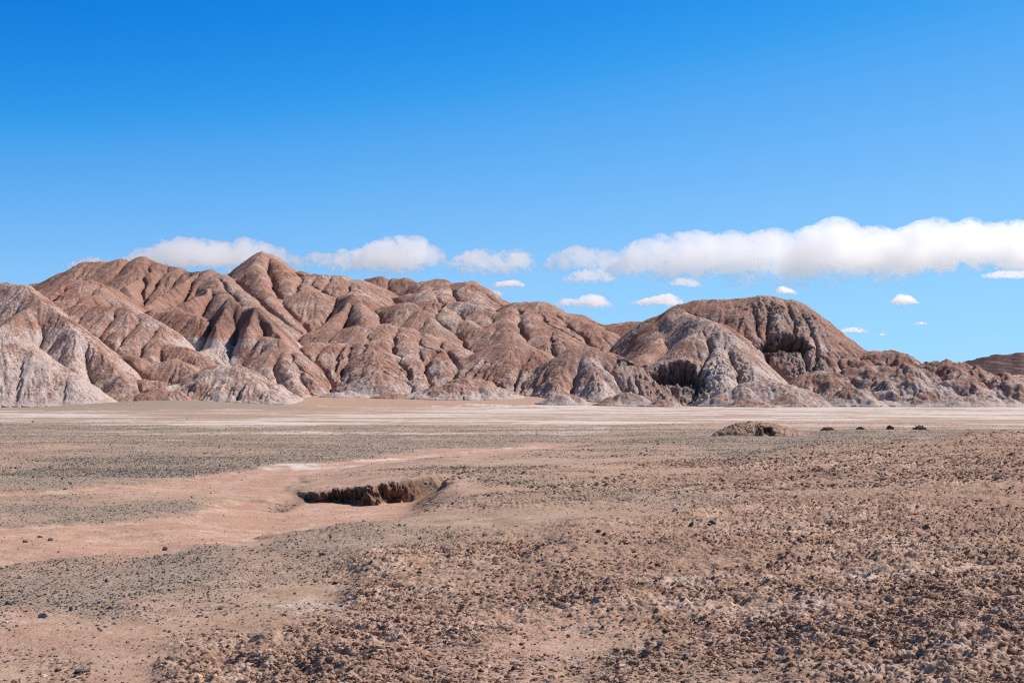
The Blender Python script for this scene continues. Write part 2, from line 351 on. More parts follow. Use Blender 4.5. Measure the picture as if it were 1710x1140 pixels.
Yr[m] += fbm(Xr[m]*1.2, gh[m]*1.6, .5, 4, .65, 1, seed=48)*.38*sst(-.6, -.2, q)*(1-sst(.2, .5, q))*sst(-7.4, -6.2, Xr[m])*(1-sst(-3.8, -2.9, Xr[m]))
V = np.stack([Xr, Yr, gh], -1)
GM = ground_material()
gme = mesh_from('ground', V, grid_quads(len(Dr), len(pxs)), dict(gravel=gg, clod=gc_, salt=gs, pink=gp, bank=gb))
obj('ground', gme, GM, kind='structure', label='stony desert floor of brown soil, pink wash and white salt streaks')
# the eroded hillock out on the plain, with its broken dark face
mx, my, _ = MND
hx = np.linspace(-4.2, 5.6, 380); hy = np.linspace(-1.6, 5.6, 240); AX, AY = np.meshgrid(hx, hy)
jm = fbm(AX+mx, AY+my, 1.6, 5, .55, 1, seed=15); jf = fbm(AX+mx, AY+my, .5, 4, .6, 1, seed=17)
rr = np.sqrt((AX/np.where(AX > 0, 5., 3.6))**2+((AY-2.)/3.3)**2)+.14*jm
mh = 1.15*np.clip(1-rr**1.5, 0, 1)
cutd = sst(-.1, .5, (1.1-AY)+.7*jm)*sst(-.15, .25, AX-.1+.35*jm)*(1-sst(1.0, 1.6, AX+.5*jf))*(1-.85*np.exp(-((AX-.42+.2*jm)/.16)**2))
mh = mh*(1-.8*cutd)
mh = mh+sst(.02, .25, mh)*(.26*jm+.15*jf)
base = ground_all((AX+mx).ravel(), (AY+my).ravel(), True)
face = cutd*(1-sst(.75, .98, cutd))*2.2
dark = np.clip(face*sst(.15, .6, mh+.2), 0, .75)  # shade of the broken notch, put into the colour
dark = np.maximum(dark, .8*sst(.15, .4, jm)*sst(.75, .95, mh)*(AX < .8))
z_ = base[0].reshape(AX.shape)-.16*sst(.75, 1.05, rr)-.02+mh
AYd = AY-.5*sst(.03, .2, cutd)*(1-sst(.2, .7, cutd))
me = mesh_from('mound', np.stack([(AX+mx).ravel(), (AYd+my).ravel(), z_.ravel()], -1), grid_quads(*AX.shape),
    dict(gravel=.55*sst(.75, 1.1, rr), clod=np.full(AX.shape, .75), salt=.30*sst(.1, .4, jf)*(AX > -1), pink=.45*sst(.2, .9, mh), bank=dark))
obj('mound', me, GM, kind='structure', label='low eroded reddish mound with a broken dark face on the plain')
# level desert beside and behind the camera
def plate(x0, x1, y0, y1, z=-.2):
    n = 30
    xs = np.linspace(x0, x1, n); ys = np.linspace(y0, y1, n); XX, YY = np.meshgrid(xs, ys)
    return np.stack([XX.ravel(), YY.ravel(), np.full(XX.size, z)], -1), grid_quads(n, n)
V, Q = plate(-12000, 12000, -3000, 12000, -.9)
pm = mesh_from('ground', V, Q, dict(gravel=np.full(len(V), .5), clod=np.full(len(V), .2), salt=np.full(len(V), .3), pink=np.full(len(V), .3)))
obj('ground', pm, GM, kind='structure', label='level desert plain around the stony floor')
print('ground', time.time()-T0)

# ------------------------------------------------------------------ badland hills
# crest polylines: (photo x, photo y, distance); opts: s slope, r roundness, al left-side steepness factor, g group
H_ = []
def hl(g, pts, s=.62, r=9., al=1., af=1., salt=.3):
    H_.append((g, [W(*p) for p in pts], s*1.22, r*.75, al, af, salt))
_rj = random.Random(12)
def rj(a): return _rj.uniform(-a, a)
# 0 near pale slope on the far left
hl(0, [(-420,380,660),(-150,462,650),(0,552,640),(60,588,632),(120,628,624),(190,674,616)], .62, 7, salt=.85)
# 1 second ridge
hl(1, [(-260,440,800),(-60,474,780),(20,474,770),(42,477,765),(66,500,750),(112,533,735),(152,572,715),(190,614,695),(212,634,682)], .68, 5, salt=.6)
hl(1, [(66,500,750),(40,520,735),(0,545,715),(-60,575,690)], .75, 4, salt=.5)
hl(1, [(112,533,735),(128,560,715),(120,610,690)], .8, 4, salt=.8)
# 2 back left skyline
hl(2, [(40,478,1120),(75,472,1110),(110,456,1100),(140,441,1100),(188,439,1100),(205,434,1095),(218,440,1095),(240,432,1090),(262,439,1085),(275,443,1085),(300,448,1075),(316,456,1065)], .66, 6, af=.6, salt=.05)
hl(2, [(140,441,1100),(150,470,1060),(158,500,1020)], .66, 6, salt=.05)
hl(2, [(205,434,1095),(200,452,1070),(186,472,1040)], .8, 4, salt=.05)
hl(2, [(262,439,1085),(235,462,1050),(208,480,1010)], .8, 3, al=1.35, salt=.05)
# 3 rounded hills in front of it
hl(3, [(60,492,930),(90,480,925),(120,472,920),(152,471,915),(175,480,905),(195,498,890),(215,515,870),(235,530,850)], .6, 9, af=.55, salt=.35)
hl(3, [(85,511,850),(120,513,845),(150,511,840),(190,512,832),(222,517,825),(250,532,812),(272,548,800)], .7, 6, af=.6, salt=.55)
hl(3, [(190,512,832),(205,545,805),(225,580,775)], .75, 7, salt=.6)
hl(3, [(150,511,840),(165,545,810),(185,580,780)], .75, 7, salt=.5)
hl(3, [(245,522,900),(262,519,895),(285,526,885)], .6, 8, salt=.1)
hl(3, [(262,524,860),(300,520,855),(325,527,845),(335,540,830)], .6, 8, salt=.2)
# 4 dark sided ridge left of the peak
hl(4, [(318,457,1060),(332,455,1050),(350,452,1045),(365,458,1040),(378,462,1035)], .62, 6, al=1.7, af=.6, salt=.15)
hl(4, [(322,457,1050),(305,472,1010),(280,488,980),(245,508,940),(232,516,925)], .7, 3, al=2.6, salt=.15)
hl(4, [(350,454,1045),(352,475,1000),(345,490,960),(310,505,925),(270,520,905)], .7, 4, al=2.4, salt=.15)
hl(4, [(365,458,1040),(392,485,980),(420,510,920),(440,530,880)], .6, 14, af=.8, al=1.1, salt=.6)
hl(4, [(350,454,1045),(372,490,960),(385,515,900)], .62, 8, salt=.5)
# 5 main peak
hl(5, [(380,460,1120),(405,443,1115),(422,428,1110),(436,421,1105),(452,426,1105),(468,434,1105),(480,443,1105),(500,454,1110)], .70, 3, al=1.6, af=.52, salt=.25)
hl(5, [(436,421,1105),(428,445,1060),(440,480,1000),(465,520,930)], .66, 8, salt=.4)
hl(5, [(452,426,1105),(475,455,1050),(485,490,990)], .62, 9, salt=.3)
hl(5, [(422,428,1110),(412,445,1080),(402,462,1060)], .8, 3, al=2.2, salt=.3)
hl(5, [(414,482,1030),(424,506,980),(450,532,920)], .66, 8, salt=.4)
hl(5, [(500,454,1080),(520,460,1070),(545,461,1065),(570,463,1060),(592,470,1055),(612,484,1050),(630,502,1040)], .66, 12, af=.48, salt=.4)
for a, b_ in ((508,500),(530,532),(552,560),(575,590),(595,612)):
    hl(5, [(a+rj(5),459+(a-500)*.08+rj(3),1075),(a+4+rj(8),492+rj(6),1000+rj(12)),(b_+rj(9),530,950)], .5+rj(.06), 16, salt=.45)
# 6 dark crag
hl(6, [(340,548,850),(364,518,846),(382,498,842),(396,510,838),(410,519,835),(428,511,830),(440,526,822),(458,552,805),(478,572,790)], .8, 2, al=1.9, salt=.25)
hl(6, [(382,500,842),(372,522,826),(360,542,812)], .9, 2, al=2., salt=.2)
hl(6, [(428,513,830),(420,534,812),(408,552,796)], .9, 2, al=2., salt=.2)
hl(6, [(318,568,850),(300,580,830),(260,594,810)], .4, 10, salt=.5)
hl(6, [(385,580,800),(345,588,790),(310,600,775)], .35, 12, salt=1.)
# 7 middle knoll
hl(7, [(545,512,985),(565,503,975),(588,491,965),(606,500,960),(622,520,950),(640,535,930)], .72, 3, al=2.6, salt=.2)
hl(7, [(590,493,965),(570,520,920),(545,540,890),(505,562,860)], .66, 5, al=1.8, salt=.15)
hl(7, [(622,520,950),(650,512,960),(680,508,950),(705,520,930),(725,540,900)], .66, 8, af=.6, salt=.4)
hl(7, [(590,493,965),(605,525,905),(612,548,875)], .75, 6, salt=.35)
hl(7, [(490,566,880),(520,556,870),(560,552,865),(600,549,862)], .6, 7, af=.6, salt=.4)
# 8 back skyline right of the peak
hl(8, [(600,478,1210),(618,468,1205),(635,463,1200),(650,468,1200),(675,465,1195),(690,470,1190),(698,477,1185)], .6, 6, salt=.15)
hl(8, [(690,482,1110),(715,470,1105),(738,467,1100),(755,474,1095),(770,478,1090)], .62, 10, salt=.4)
hl(8, [(650,500,1060),(690,492,1050),(720,490,1045),(745,500,1030)], .62, 10, salt=.5)
hl(8, [(750,482,1090),(765,475,1085),(785,471,1080),(800,479,1075),(822,494,1065),(845,508,1050),(865,522,1035)], .62, 8, af=.5, salt=.5)
hl(8, [(700,520,1000),(735,510,990),(770,505,985),(800,512,975),(830,525,960),(850,540,940)], .62, 9, salt=.7)
for a, y0, b_ in ((722,478,715),(742,472,740),(765,480,770),(790,476,800),(812,490,822),(835,505,850)):
    hl(8, [(a+rj(5),y0+2,1085),(b_+rj(10),y0+35+rj(8),1000+rj(15)),(b_+12+rj(8),y0+60,940)], .55+rj(.08), 13, salt=.6)
hl(8, [(660,545,905),(700,535,915),(740,530,920),(775,535,915),(800,548,900),(830,560,880)], .66, 8, salt=.6)
# 9 right shoulder
hl(9, [(848,512,1000),(862,508,995),(880,507,990),(900,505,985),(912,510,980),(930,519,970),(948,527,960),(965,531,950),(985,540,935),(1008,552,920),(1030,565,905),(1052,582,890)], .64, 7, af=.5, salt=.4)
for a, y0, b_ in ((858,510,850),(885,508,905),(905,506,945),(930,520,975),(955,529,1000),(985,541,1020)):
    hl(9, [(a+rj(4),y0+1,985),((a+b_)/2+rj(9),y0+32+rj(7),915+rj(10)),(b_+rj(8),y0+68,850)], .56+rj(.08), 12, salt=.45)
hl(9, [(944,526,1110),(965,526,1105),(985,535,1100),(1005,544,1090),(1040,540,1080),(1070,540,1075),(1100,548,1060)], .5, 8, salt=.1)
hl(9, [(995,548,1000),(1030,545,990),(1060,542,985),(1085,545,975)], .5, 8, salt=.1)
# 10 long fluted front ridge
hl(10, [(500,580,830),(530,574,828),(560,575,826),(585,580,822),(600,592,812)], .66, 10, af=.5, salt=.5)
hl(10, [(585,565,865),(615,549,868),(645,545,866),(680,550,862),(710,560,855),(745,572,845),(775,588,830),(795,602,815)], .64, 12, af=.46, salt=.5)
for a, y0, b_, yb in ((512,578,505,640),(535,576,540,645),(560,577,575,648),(585,582,608,648),(615,552,625,620),(645,548,660,630),(672,551,695,635),(700,558,725,640),(730,568,760,640),(760,580,790,635),(782,595,812,630)):
    hl(10, [(a,y0,850 if y0 < 570 else 822),((a+b_)/2+rj(8),(y0+yb)/2+rj(9),790+rj(10)),(b_+rj(7),yb+5,742)], .50+rj(.07), 13+rj(4), salt=.55)
hl(10, [(790,560,900),(820,548,900),(850,552,890),(885,570,870),(915,592,850),(925,610,830)], .66, 9, af=.6, salt=.45)
hl(10, [(785,606,810),(805,588,808),(832,575,805),(860,571,800),(885,582,790),(905,598,780),(922,618,765)], .62, 13, af=.65, salt=.4)
hl(10, [(400,600,790),(420,580,800),(440,565,800),(470,568,790),(495,590,775),(505,620,750)], .72, 7, af=.6, salt=.5)
hl(10, [(440,565,800),(445,600,765),(455,640,725)], .8, 6, salt=.7)
hl(10, [(470,568,790),(482,610,750),(495,645,720)], .8, 6, salt=.7)
hl(10, [(405,590,790),(390,620,755),(385,650,735)], .75, 6, al=1.2, salt=.4)
# 11 dome in the middle right
hl(11, [(880,648,735),(905,622,745),(930,600,750),(958,584,752),(985,580,752),(1010,588,748),(1035,602,740),(1055,612,735)], .64, 10, al=1.15, salt=.45)
hl(11, [(985,580,752),(995,615,725),(1005,655,700)], .8, 9, salt=.7)
hl(11, [(940,594,752),(935,625,725),(920,662,700)], .8, 8, salt=.5)
# 12 big right hill
hl(12, [(1040,588,900),(1062,572,895),(1082,550,890),(1102,528,885),(1130,512,880),(1160,505,878),(1185,502,876),(1230,501,872),(1262,497,868),(1295,497,864),(1322,501,860),(1338,516,855),(1352,534,850),(1370,552,845),(1392,566,838),(1420,578,830),(1452,586,822),(1480,592,815)], .70, 6, af=.62, salt=.3)
hl(12, [(1290,498,864),(1300,530,830),(1310,560,805)], 1.0, 7, salt=.7)
hl(12, [(1322,501,860),(1345,545,820),(1375,585,790)], .9, 6, salt=.75)
hl(12, [(1250,500,868),(1245,530,835),(1262,565,810)], .9, 6, al=1.2, salt=.5)
hl(12, [(1130,513,880),(1150,528,840),(1185,538,805),(1205,556,785),(1228,582,765),(1250,606,748),(1285,632,730)], .72, 8, af=.7, salt=.75)
hl(12, [(1185,503,876),(1205,520,850),(1240,520,845)], .6, 9, salt=.2)
hl(12, [(1102,528,885),(1108,555,840),(1095,580,800),(1075,600,770)], .62, 9, salt=.4)
hl(12, [(1185,538,805),(1160,570,775),(1140,600,755),(1150,612,748)], .62, 12, salt=.6)
hl(12, [(1205,556,785),(1200,600,745),(1210,640,715)], .75, 9, salt=.9)
hl(12, [(1060,612,760),(1090,606,757),(1120,604,755),(1150,612,750),(1180,630,735),(1200,655,715)], .62, 6, salt=.6)
# 13 right low hills
hl(13, [(1360,600,790),(1390,590,790),(1420,598,785),(1440,605,780)], .6, 7, salt=.3)
hl(13, [(1430,590,800),(1460,586,798),(1485,587,795),(1503,592,790),(1520,606,780),(1540,616,770)], .55, 7, salt=.35)
hl(13, [(1400,625,740),(1450,615,738),(1500,612,735),(1530,618,730)], .45, 7, salt=.55)
hl(13, [(1530,612,760),(1555,608,758),(1580,603,755),(1600,607,750),(1620,616,742),(1650,624,735),(1690,630,728),(1760,640,715),(1850,640,700)], .5, 7, salt=.35)
hl(13, [(1590,606,752),(1610,630,725),(1640,655,690)], .6, 7, salt=.5)
hl(13, [(1650,624,735),(1665,640,715),(1690,662,680)], .7, 5, al=1.2, salt=.55)
hl(13, [(1560,640,700),(1600,636,698),(1650,645,690)], .45, 7, salt=.6)
hl(13, [(1350,628,735),(1375,620,735),(1400,632,728)], .5, 6, salt=.5)
hl(13, [(1700,640,690),(1780,620,700),(1900,610,710)], .5, 9, salt=.5)
# 14 little mounds along the foot
M_ = []
def md(pts, s=.45, r=4., al=1., salt=.6): hl(14+len(M_), pts, s, r, al, salt=salt); M_.append(1)
md([(920,661,655),(940,653,655),(958,662,652)], .50, 3, salt=.9)
md([(1022,660,652),(1045,656,652),(1064,662,650)], .50, 3, salt=.45)
md([(1092,668,642),(1104,663,642),(1118,668,640)], .50, 2, salt=.35)
md([(1215,655,668),(1250,640,670),(1285,636,670),(1320,642,665),(1350,660,655),(1372,674,648)], .55, 8, salt=.8)
md([(1232,671,622),(1255,667,622),(1280,669,620)], .5, 3, salt=.2)
md([(1300,664,632),(1318,655,632),(1340,663,630),(1365,674,625)], .55, 4, al=1.2, salt=.4)
md([(1398,662,655),(1420,648,657),(1438,652,655),(1455,668,645)], .55, 4, al=1.2, salt=.7)
md([(1472,650,668),(1495,638,670),(1530,636,670),(1560,645,665),(1585,660,655)], .5, 7, salt=.8)
md([(1595,668,650),(1625,658,650),(1665,662,650)], .4, 8, salt=.6)
md([(700,658,708),(735,644,710),(770,634,712),(805,640,710),(838,655,704)], .36, 9, salt=.6)
md([(628,661,705),(650,655,706),(690,657,706)], .36, 4, salt=.4)
md([(548,657,715),(575,652,716),(600,656,715)], .36, 3, salt=.6)
md([(248,618,735),(270,604,738),(288,599,738),(302,606,735),(322,622,725)], .62, 6, al=1.2, salt=.5)
md([(180,640,690),(210,634,690),(245,634,688),(270,640,685)], .45, 5, al=1.2, salt=.5)
md([(290,645,680),(330,625,690),(365,612,692),(395,612,690),(425,632,680),(450,652,668),(478,672,655)], .5, 9, salt=.85)
md([(225,655,650),(258,648,650),(290,652,648)], .45, 4, al=1.2, salt=.3)
md([(195,605,745),(212,592,748),(228,600,742),(245,620,730)], .6, 5, salt=.3)
md([(255,590,770),(285,578,775),(312,582,770),(335,600,755)], .55, 7, salt=.3)

CAVES = [  # polygon (photo x, distance), floor height
 ([(1054,742),(1068,747),(1092,746),(1105,750),(1125,751),(1142,750),(1154,745),(1164,738),(1172,728),(1176,714),(1150,716),(1100,722),(1068,735)], W(1100,646,735)[2]),
 ([(1270,804),(1280,809),(1300,808),(1312,811),(1324,808),(1334,804),(1344,796),(1325,788),(1285,790)], W(1300,593,808)[2])]

cell = 1.25
gx0, gx1, gy0, gy1 = -560., 560., 560., 1330.
nx, ny = int((gx1-gx0)/cell), int((gy1-gy0)/cell)
xs = gx0+np.arange(nx)*cell; ys = gy0+np.arange(ny)*cell
GX, GY = np.meshgrid(xs, ys)
wxn = fbm(GX, GY, 34., 4, .5, seed=30)*7.; wyn = fbm(GX, GY, 34., 4, .5, seed=31)*7.
PX = GX+wxn*.35; PY = GY+wyn*.35
PX2, PY2 = PX.astype(f32), PY.astype(f32)
Z = sst(760, 1000, GY)*14.+sst(1000, 1300, GY)*10.
Z = Z.astype(f32); G = np.full(Z.shape, -1, np.int16); SA = np.full(Z.shape, .8, f32)
for (g, pts, s, r, al, af, salt) in H_:
    best = None
    zmax = max(p[2] for p in pts); rad = zmax/s*1.3+25
    x0 = min(p[0] for p in pts)-rad; x1 = max(p[0] for p in pts)+rad; y0 = min(p[1] for p in pts)-rad; y1 = max(p[1] for p in pts)+rad
    i0, i1 = max(0, int((x0-gx0)/cell)), min(nx, int((x1-gx0)/cell)); j0, j1 = max(0, int((y0-gy0)/cell)), min(ny, int((y1-gy0)/cell))
    if i1 <= i0 or j1 <= j0: continue
    sx, sy = PX2[j0:j1, i0:i1], PY2[j0:j1, i0:i1]
    for (ax, ay, az), (bx, by, bz) in zip(pts[:-1], pts[1:]):
        ex, ey = bx-ax, by-ay
        t = np.clip(((sx-ax)*ex+(sy-ay)*ey)/(ex*ex+ey*ey+1e-9), 0, 1)
        dx, dy = sx-ax-t*ex, sy-ay-t*ey
        if al != 1.: dx = np.where(dx < 0, dx*al, dx)
        if af != 1.: dy = np.where(dy < 0, dy*af, dy)
        d = np.hypot(dx, dy)
        z = az+t*(bz-az)-s*(np.sqrt(d*d+r*r)-r)
        best = z if best is None else np.maximum(best, z)
    zz = Z[j0:j1, i0:i1]; m = best > zz
    zz[m] = best[m]; G[j0:j1, i0:i1][m] = g; SA[j0:j1, i0:i1][m] = salt
ZC = Z.copy()
rough = sst(2, 16, Z)
Z += rough*(fbm(GX, GY, 24., 4, .5, 1, seed=32)*1.3+fbm(GX, GY, 9., 3, .5, 1, seed=33)*.5)
print('hills base', time.time()-T0)
# erosion by running water: many drops follow the slope, their tracks add up to a drainage map which is then carved
rs = np.random.RandomState(3)
flowsum = np.zeros(Z.size, f32)
def smooth(a, k=1):
    for _ in range(k):
        b = a.copy()
        b[1:-1, 1:-1] = a[1:-1, 1:-1]*.5+.125*(a[:-2, 1:-1]+a[2:, 1:-1]+a[1:-1, :-2]+a[1:-1, 2:])
        a = b
    return a
hot = np.flatnonzero((Z > 4).ravel())
for it in range(14):
    gyv, gxv = np.gradient(Z, cell)
    gl = np.hypot(gxv, gyv)+1e-4
    ux, uy = (-gxv/gl).ravel(), (-gyv/gl).ravel()
    flow = np.zeros(Z.size, f32)
    st = rs.choice(hot, 60000)
    px = (st % nx)+rs.rand(len(st)); py = (st//nx)+rs.rand(len(st))
    vx = np.zeros(len(st)); vy = np.zeros(len(st))
    for k in range(70):
        ii = np.clip(py.astype(int), 0, ny-1)*nx+np.clip(px.astype(int), 0, nx-1)
        flow += np.bincount(ii, minlength=Z.size).astype(f32)
        vx = vx*.35+ux[ii]; vy = vy*.35+uy[ii]
        vl = np.hypot(vx, vy)+1e-6
        px += vx/vl; py += vy/vl
        px = np.clip(px, 0, nx-1.01); py = np.clip(py, 0, ny-1.01)
    fl = flow.reshape(ny, nx)
    flowsum += fl.ravel()
    Z -= np.where(G == 0, .15, 1.)*np.minimum(.06*np.sqrt(fl)*np.clip(gl, 0, .9), .55)*sst(1.5, 7, Z)
    lap = smooth(Z, 1)-Z
    Z += lap*.11
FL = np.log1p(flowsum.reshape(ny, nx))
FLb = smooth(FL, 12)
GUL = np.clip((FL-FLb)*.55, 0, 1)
# streaks that run down the slopes: noise averaged along the fall line
c2 = cell/2; n2x, n2y = nx*2, ny*2
Zs = smooth(Z, 4); gyv, gxv = np.gradient(Zs, cell); gl = np.hypot(gxv, gyv)+1e-3
UX, UY = (gxv/gl).astype(f32), (gyv/gl).astype(f32)
def lic(wl, steps, step, seed):
    X2, Y2 = np.meshgrid(gx0+np.arange(n2x)*c2, gy0+np.arange(n2y)*c2)
    nz = smooth(np.random.RandomState(seed).rand(n2y, n2x).astype(f32), 1) if wl == 0 else perlin(X2/wl, Y2/wl)+.5*perlin(X2/wl*2.1+9, Y2/wl*2.1)
    acc = nz.copy(); 
    for sgn in (-1, 1):
        X_ = X2.astype(f32).copy(); Y_ = Y2.astype(f32).copy()
        for _ in range(steps):
            i = np.clip(((X_-gx0)/cell+.5).astype(np.int32), 0, nx-1); j = np.clip(((Y_-gy0)/cell+.5).astype(np.int32), 0, ny-1)
            X_ += UX[j, i]*(sgn*step); Y_ += UY[j, i]*(sgn*step)
            i = np.clip(((X_-gx0)/c2+.5).astype(np.int32), 0, n2x-1); j = np.clip(((Y_-gy0)/c2+.5).astype(np.int32), 0, n2y-1)
            acc += nz[j, i]
    acc -= acc.mean(); return acc/acc.std()
L1 = lic(0, 6, .9, 60); L2 = lic(3.2, 6, 1.8, 61); L3 = lic(8.5, 7, 3., 62)
print('streaks', time.time()-T0)
print('erosion', time.time()-T0, 'carved', float((ZC-Z).mean()))

# polar sampling mesh, finer than the erosion grid
def bil(a, x, y):
    u = np.clip((x-gx0)/cell, 0, nx-1.01); v = np.clip((y-gy0)/cell, 0, ny-1.01)
    i = u.astype(int); j = v.astype(int); fu = u-i; fv = v-j
    return (a[j, i]*(1-fu)+a[j, i+1]*fu)*(1-fv)+(a[j+1, i]*(1-fu)+a[j+1, i+1]*fu)*fv
def cubic(a, x, y):
    u = np.clip((x-gx0)/cell, 1, nx-3.01); v = np.clip((y-gy0)/cell, 1, ny-3.01)
    i = u.astype(int); j = v.astype(int); fu = u-i; fv = v-j
    def wts(f): return [(1-f)**3/6, (3*f**3-6*f*f+4)/6, (-3*f**3+3*f*f+3*f+1)/6, f**3/6]
    wu, wv = wts(fu), wts(fv); s = 0.
    for q in range(4):
        row = 0.
        for p in range(4): row = row+wu[p]*a[j+q-1, i+p-1]
        s = s+wv[q]*row
    return s
def bil2(a, x, y):
    u = np.clip((x-gx0)/c2, 0, n2x-1.01); v = np.clip((y-gy0)/c2, 0, n2y-1.01)
    i = u.astype(int); j = v.astype(int); fu = u-i; fv = v-j
    return (a[j, i]*(1-fu)+a[j, i+1]*fu)*(1-fv)+(a[j+1, i]*(1-fu)+a[j+1, i+1]*fu)*fv
hpx = np.linspace(-230, 1940, 1500)
hD = np.concatenate([np.arange(565, 900, .55), np.geomspace(900, 1320, 520)])
HX = (((hpx-CX)/F)[None, :]*hD[:, None]); HY = np.repeat(hD[:, None], len(hpx), 1)
zz = cubic(Z, HX, HY)
gul = bil(GUL, HX, HY); sal = bil(smooth(SA, 6), HX, HY)
ix = np.clip(((HX-gx0)/cell).round().astype(int), 0, nx-1); iy = np.clip(((HY-gy0)/cell).round().astype(int), 0, ny-1)
grp = G[iy, ix]
L1s, L2s, L3s = bil2(L1, HX, HY), bil2(L2, HX, HY), bil2(L3, HX, HY)
# fine furrows
k = sst(1.5, 6, zz)
amt = .5+.9*sst(-.25, .35, fbm(HX, HY, 45., 3, seed=42))
zz = zz+k*(np.clip(L1s, -2, 2)*.10*amt+np.clip(np.abs(L2s), 0, 2)**.7*.58*amt+np.clip(np.abs(L3s), 0, 2)**.75*.6*sst(3, 14, zz)*(1-.75*sst(-.5, .5, (690-HY)/40)*(HX < -120))+fbm(HX, HY, 2.4, 3, .6, 0, seed=41)*.12)-k*1.0*sst(.3, 1., gul)
rw = sst(140, 180, HX)*(HY < 790)
bl = fbm(HX, HY, 17., 3, .5, 1, seed=52)
zz = zz+rw*sst(1, 5, zz)*bl*3.4; sal = np.clip(sal+rw*.45*sst(.05, -.3, bl), 0, 1)
grey = np.zeros(zz.shape, f32); bank = np.zeros(zz.shape, f32)
# undercut faces and rubble below them
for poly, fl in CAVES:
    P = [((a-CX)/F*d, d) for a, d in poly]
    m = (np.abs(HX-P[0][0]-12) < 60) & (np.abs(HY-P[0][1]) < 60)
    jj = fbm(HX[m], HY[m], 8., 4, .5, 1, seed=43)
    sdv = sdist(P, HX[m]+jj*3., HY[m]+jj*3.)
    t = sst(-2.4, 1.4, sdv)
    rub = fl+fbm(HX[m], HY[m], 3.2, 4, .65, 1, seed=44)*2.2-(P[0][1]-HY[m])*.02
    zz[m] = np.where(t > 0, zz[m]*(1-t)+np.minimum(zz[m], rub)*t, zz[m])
    bank[m] = np.maximum(bank[m], sst(-2.2, -1.2, sdv)*(1-sst(1.5, 4., sdv)*.7))  # shade inside the hollow, painted onto its walls
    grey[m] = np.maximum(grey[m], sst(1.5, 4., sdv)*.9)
def blotch(px, D, rx, ry, amt, zr=0.):
    x, y = (px-CX)/F*D, D
    q = np.exp(-((HX-x)/rx)**2-((HY-y)/ry)**2)
    q = q*sst(-.4, .4, fbm(HX, HY, 8., 4, seed=45)+q-.4)
    np.maximum(grey, q*amt, out=grey)
    if zr: zz[:] += q*zr*fbm(HX, HY, 4., 4, .65, 1, seed=46)
blotch(1345, 770, 16, 26, 1., 4.)
blotch(1310, 790, 18, 14, .7, 2.)
blotch(1130, 705, 22, 14, .9, 3.)
blotch(1180, 715, 12, 14, .8, 3.)
blotch(1225, 735, 14, 20, .6, 1.5)
blotch(1200, 765, 26, 34, .45, 1.)
blotch(1170, 735, 30, 22, .5, 1.5)
blotch(1330, 825, 26, 34, .55, 2.)
blotch(1270, 840, 18, 26, .5, 2.)
blotch(1060, 725, 20, 18, .5, 1.5)
blotch(1480, 720, 8, 10, .5, 1.)

blotch(1310, 812, 14, 22, .5)
low = 1-sst(3, 26, zz)
sal = np.clip(sal*(.95+.3*low)+np.where(np.isin(grp, (0, 1)), .04, 0.)+gul*(.15+.3*low)+L1s*.05+L2s*.06, 0, 1)
for px_, D_, rx, ry in ((345,800,20,26),(310,815,16,16),(385,790,10,14),(512,838,9,12),(75,735,14,16)):
    sal = np.clip(sal+.9*(1-sst(34, 42, zz))*np.exp(-((HX-(px_-CX)/F*D_)/rx)**2-((HY-D_)/ry)**2), 0, 1.25)
floor = ground_all(HX.ravel(), HY.ravel())[0].reshape(HX.shape)
ft = sst(.3, 2., zz-floor)*(1-sst(9, 20, zz-floor))
zz = zz+ft*(fbm(HX, HY, 13., 4, .5, 1, seed=53)*1.9-.45)
sal = np.clip(sal+.45*(1-sst(.4, 3.5, zz-floor))*sst(-.3, .2, fbm(HX, HY, 18., 3, seed=54)), 0, 1.25)
lowg = grp >= 13
sal = np.where(lowg, sal*(1-.34*sst(1.8, 5.5, zz-floor)*(1-sst(-.1, .35, fbm(HX, HY, 10., 3, seed=55)))), sal)
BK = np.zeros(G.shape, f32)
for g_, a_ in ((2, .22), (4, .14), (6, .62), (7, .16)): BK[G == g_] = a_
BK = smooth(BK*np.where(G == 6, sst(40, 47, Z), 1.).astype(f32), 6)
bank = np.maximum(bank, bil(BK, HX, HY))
zz = np.where(zz < floor+.25, np.minimum(zz, floor)-.0, zz)
zz = np.where(grp < 0, np.where(HY > 760, np.maximum(zz, floor-.6), floor-.6), zz)
lowm = zz < floor+.02
zz[lowm] = floor[lowm]-.5
HYd = HY.copy()
for (poly, fl), ov in zip(CAVES, (2.6, 2.0)):                 # rock roofs leaning out over the hollows
    P = [((a-CX)/F*d, d) for a, d in poly]
    back = max(p[1] for p in P)
    m = (np.abs(HX-P[0][0]-12) < 60) & (HY > back-16) & (HY < back+14)
    jj = fbm(HX[m], HY[m], 8., 4, .5, 1, seed=43)
    q = sdist(P, HX[m]+jj*3., HY[m]+jj*3.)
    HYd[m] -= (ov+2.)*sst(-10., -2., q)*(1-sst(-1.2, 1.3, q))*sst(fl+1, fl+5, zz[m])
    HYd[m] += fbm(HX[m]*1.1, zz[m]*1.3, 3.4, 4, .65, 1, seed=47)*2.2*sst(-4, -1.5, q)*(1-sst(.8, 2., q))
VV = np.stack([HX.ravel(), HYd.ravel(), zz.ravel()], -1)
Q = grid_quads(len(hD), len(hpx))
fg = grp.ravel()[Q[:, 0]]
above = (~lowm).ravel()[Q].any(1)
HM = hill_material()
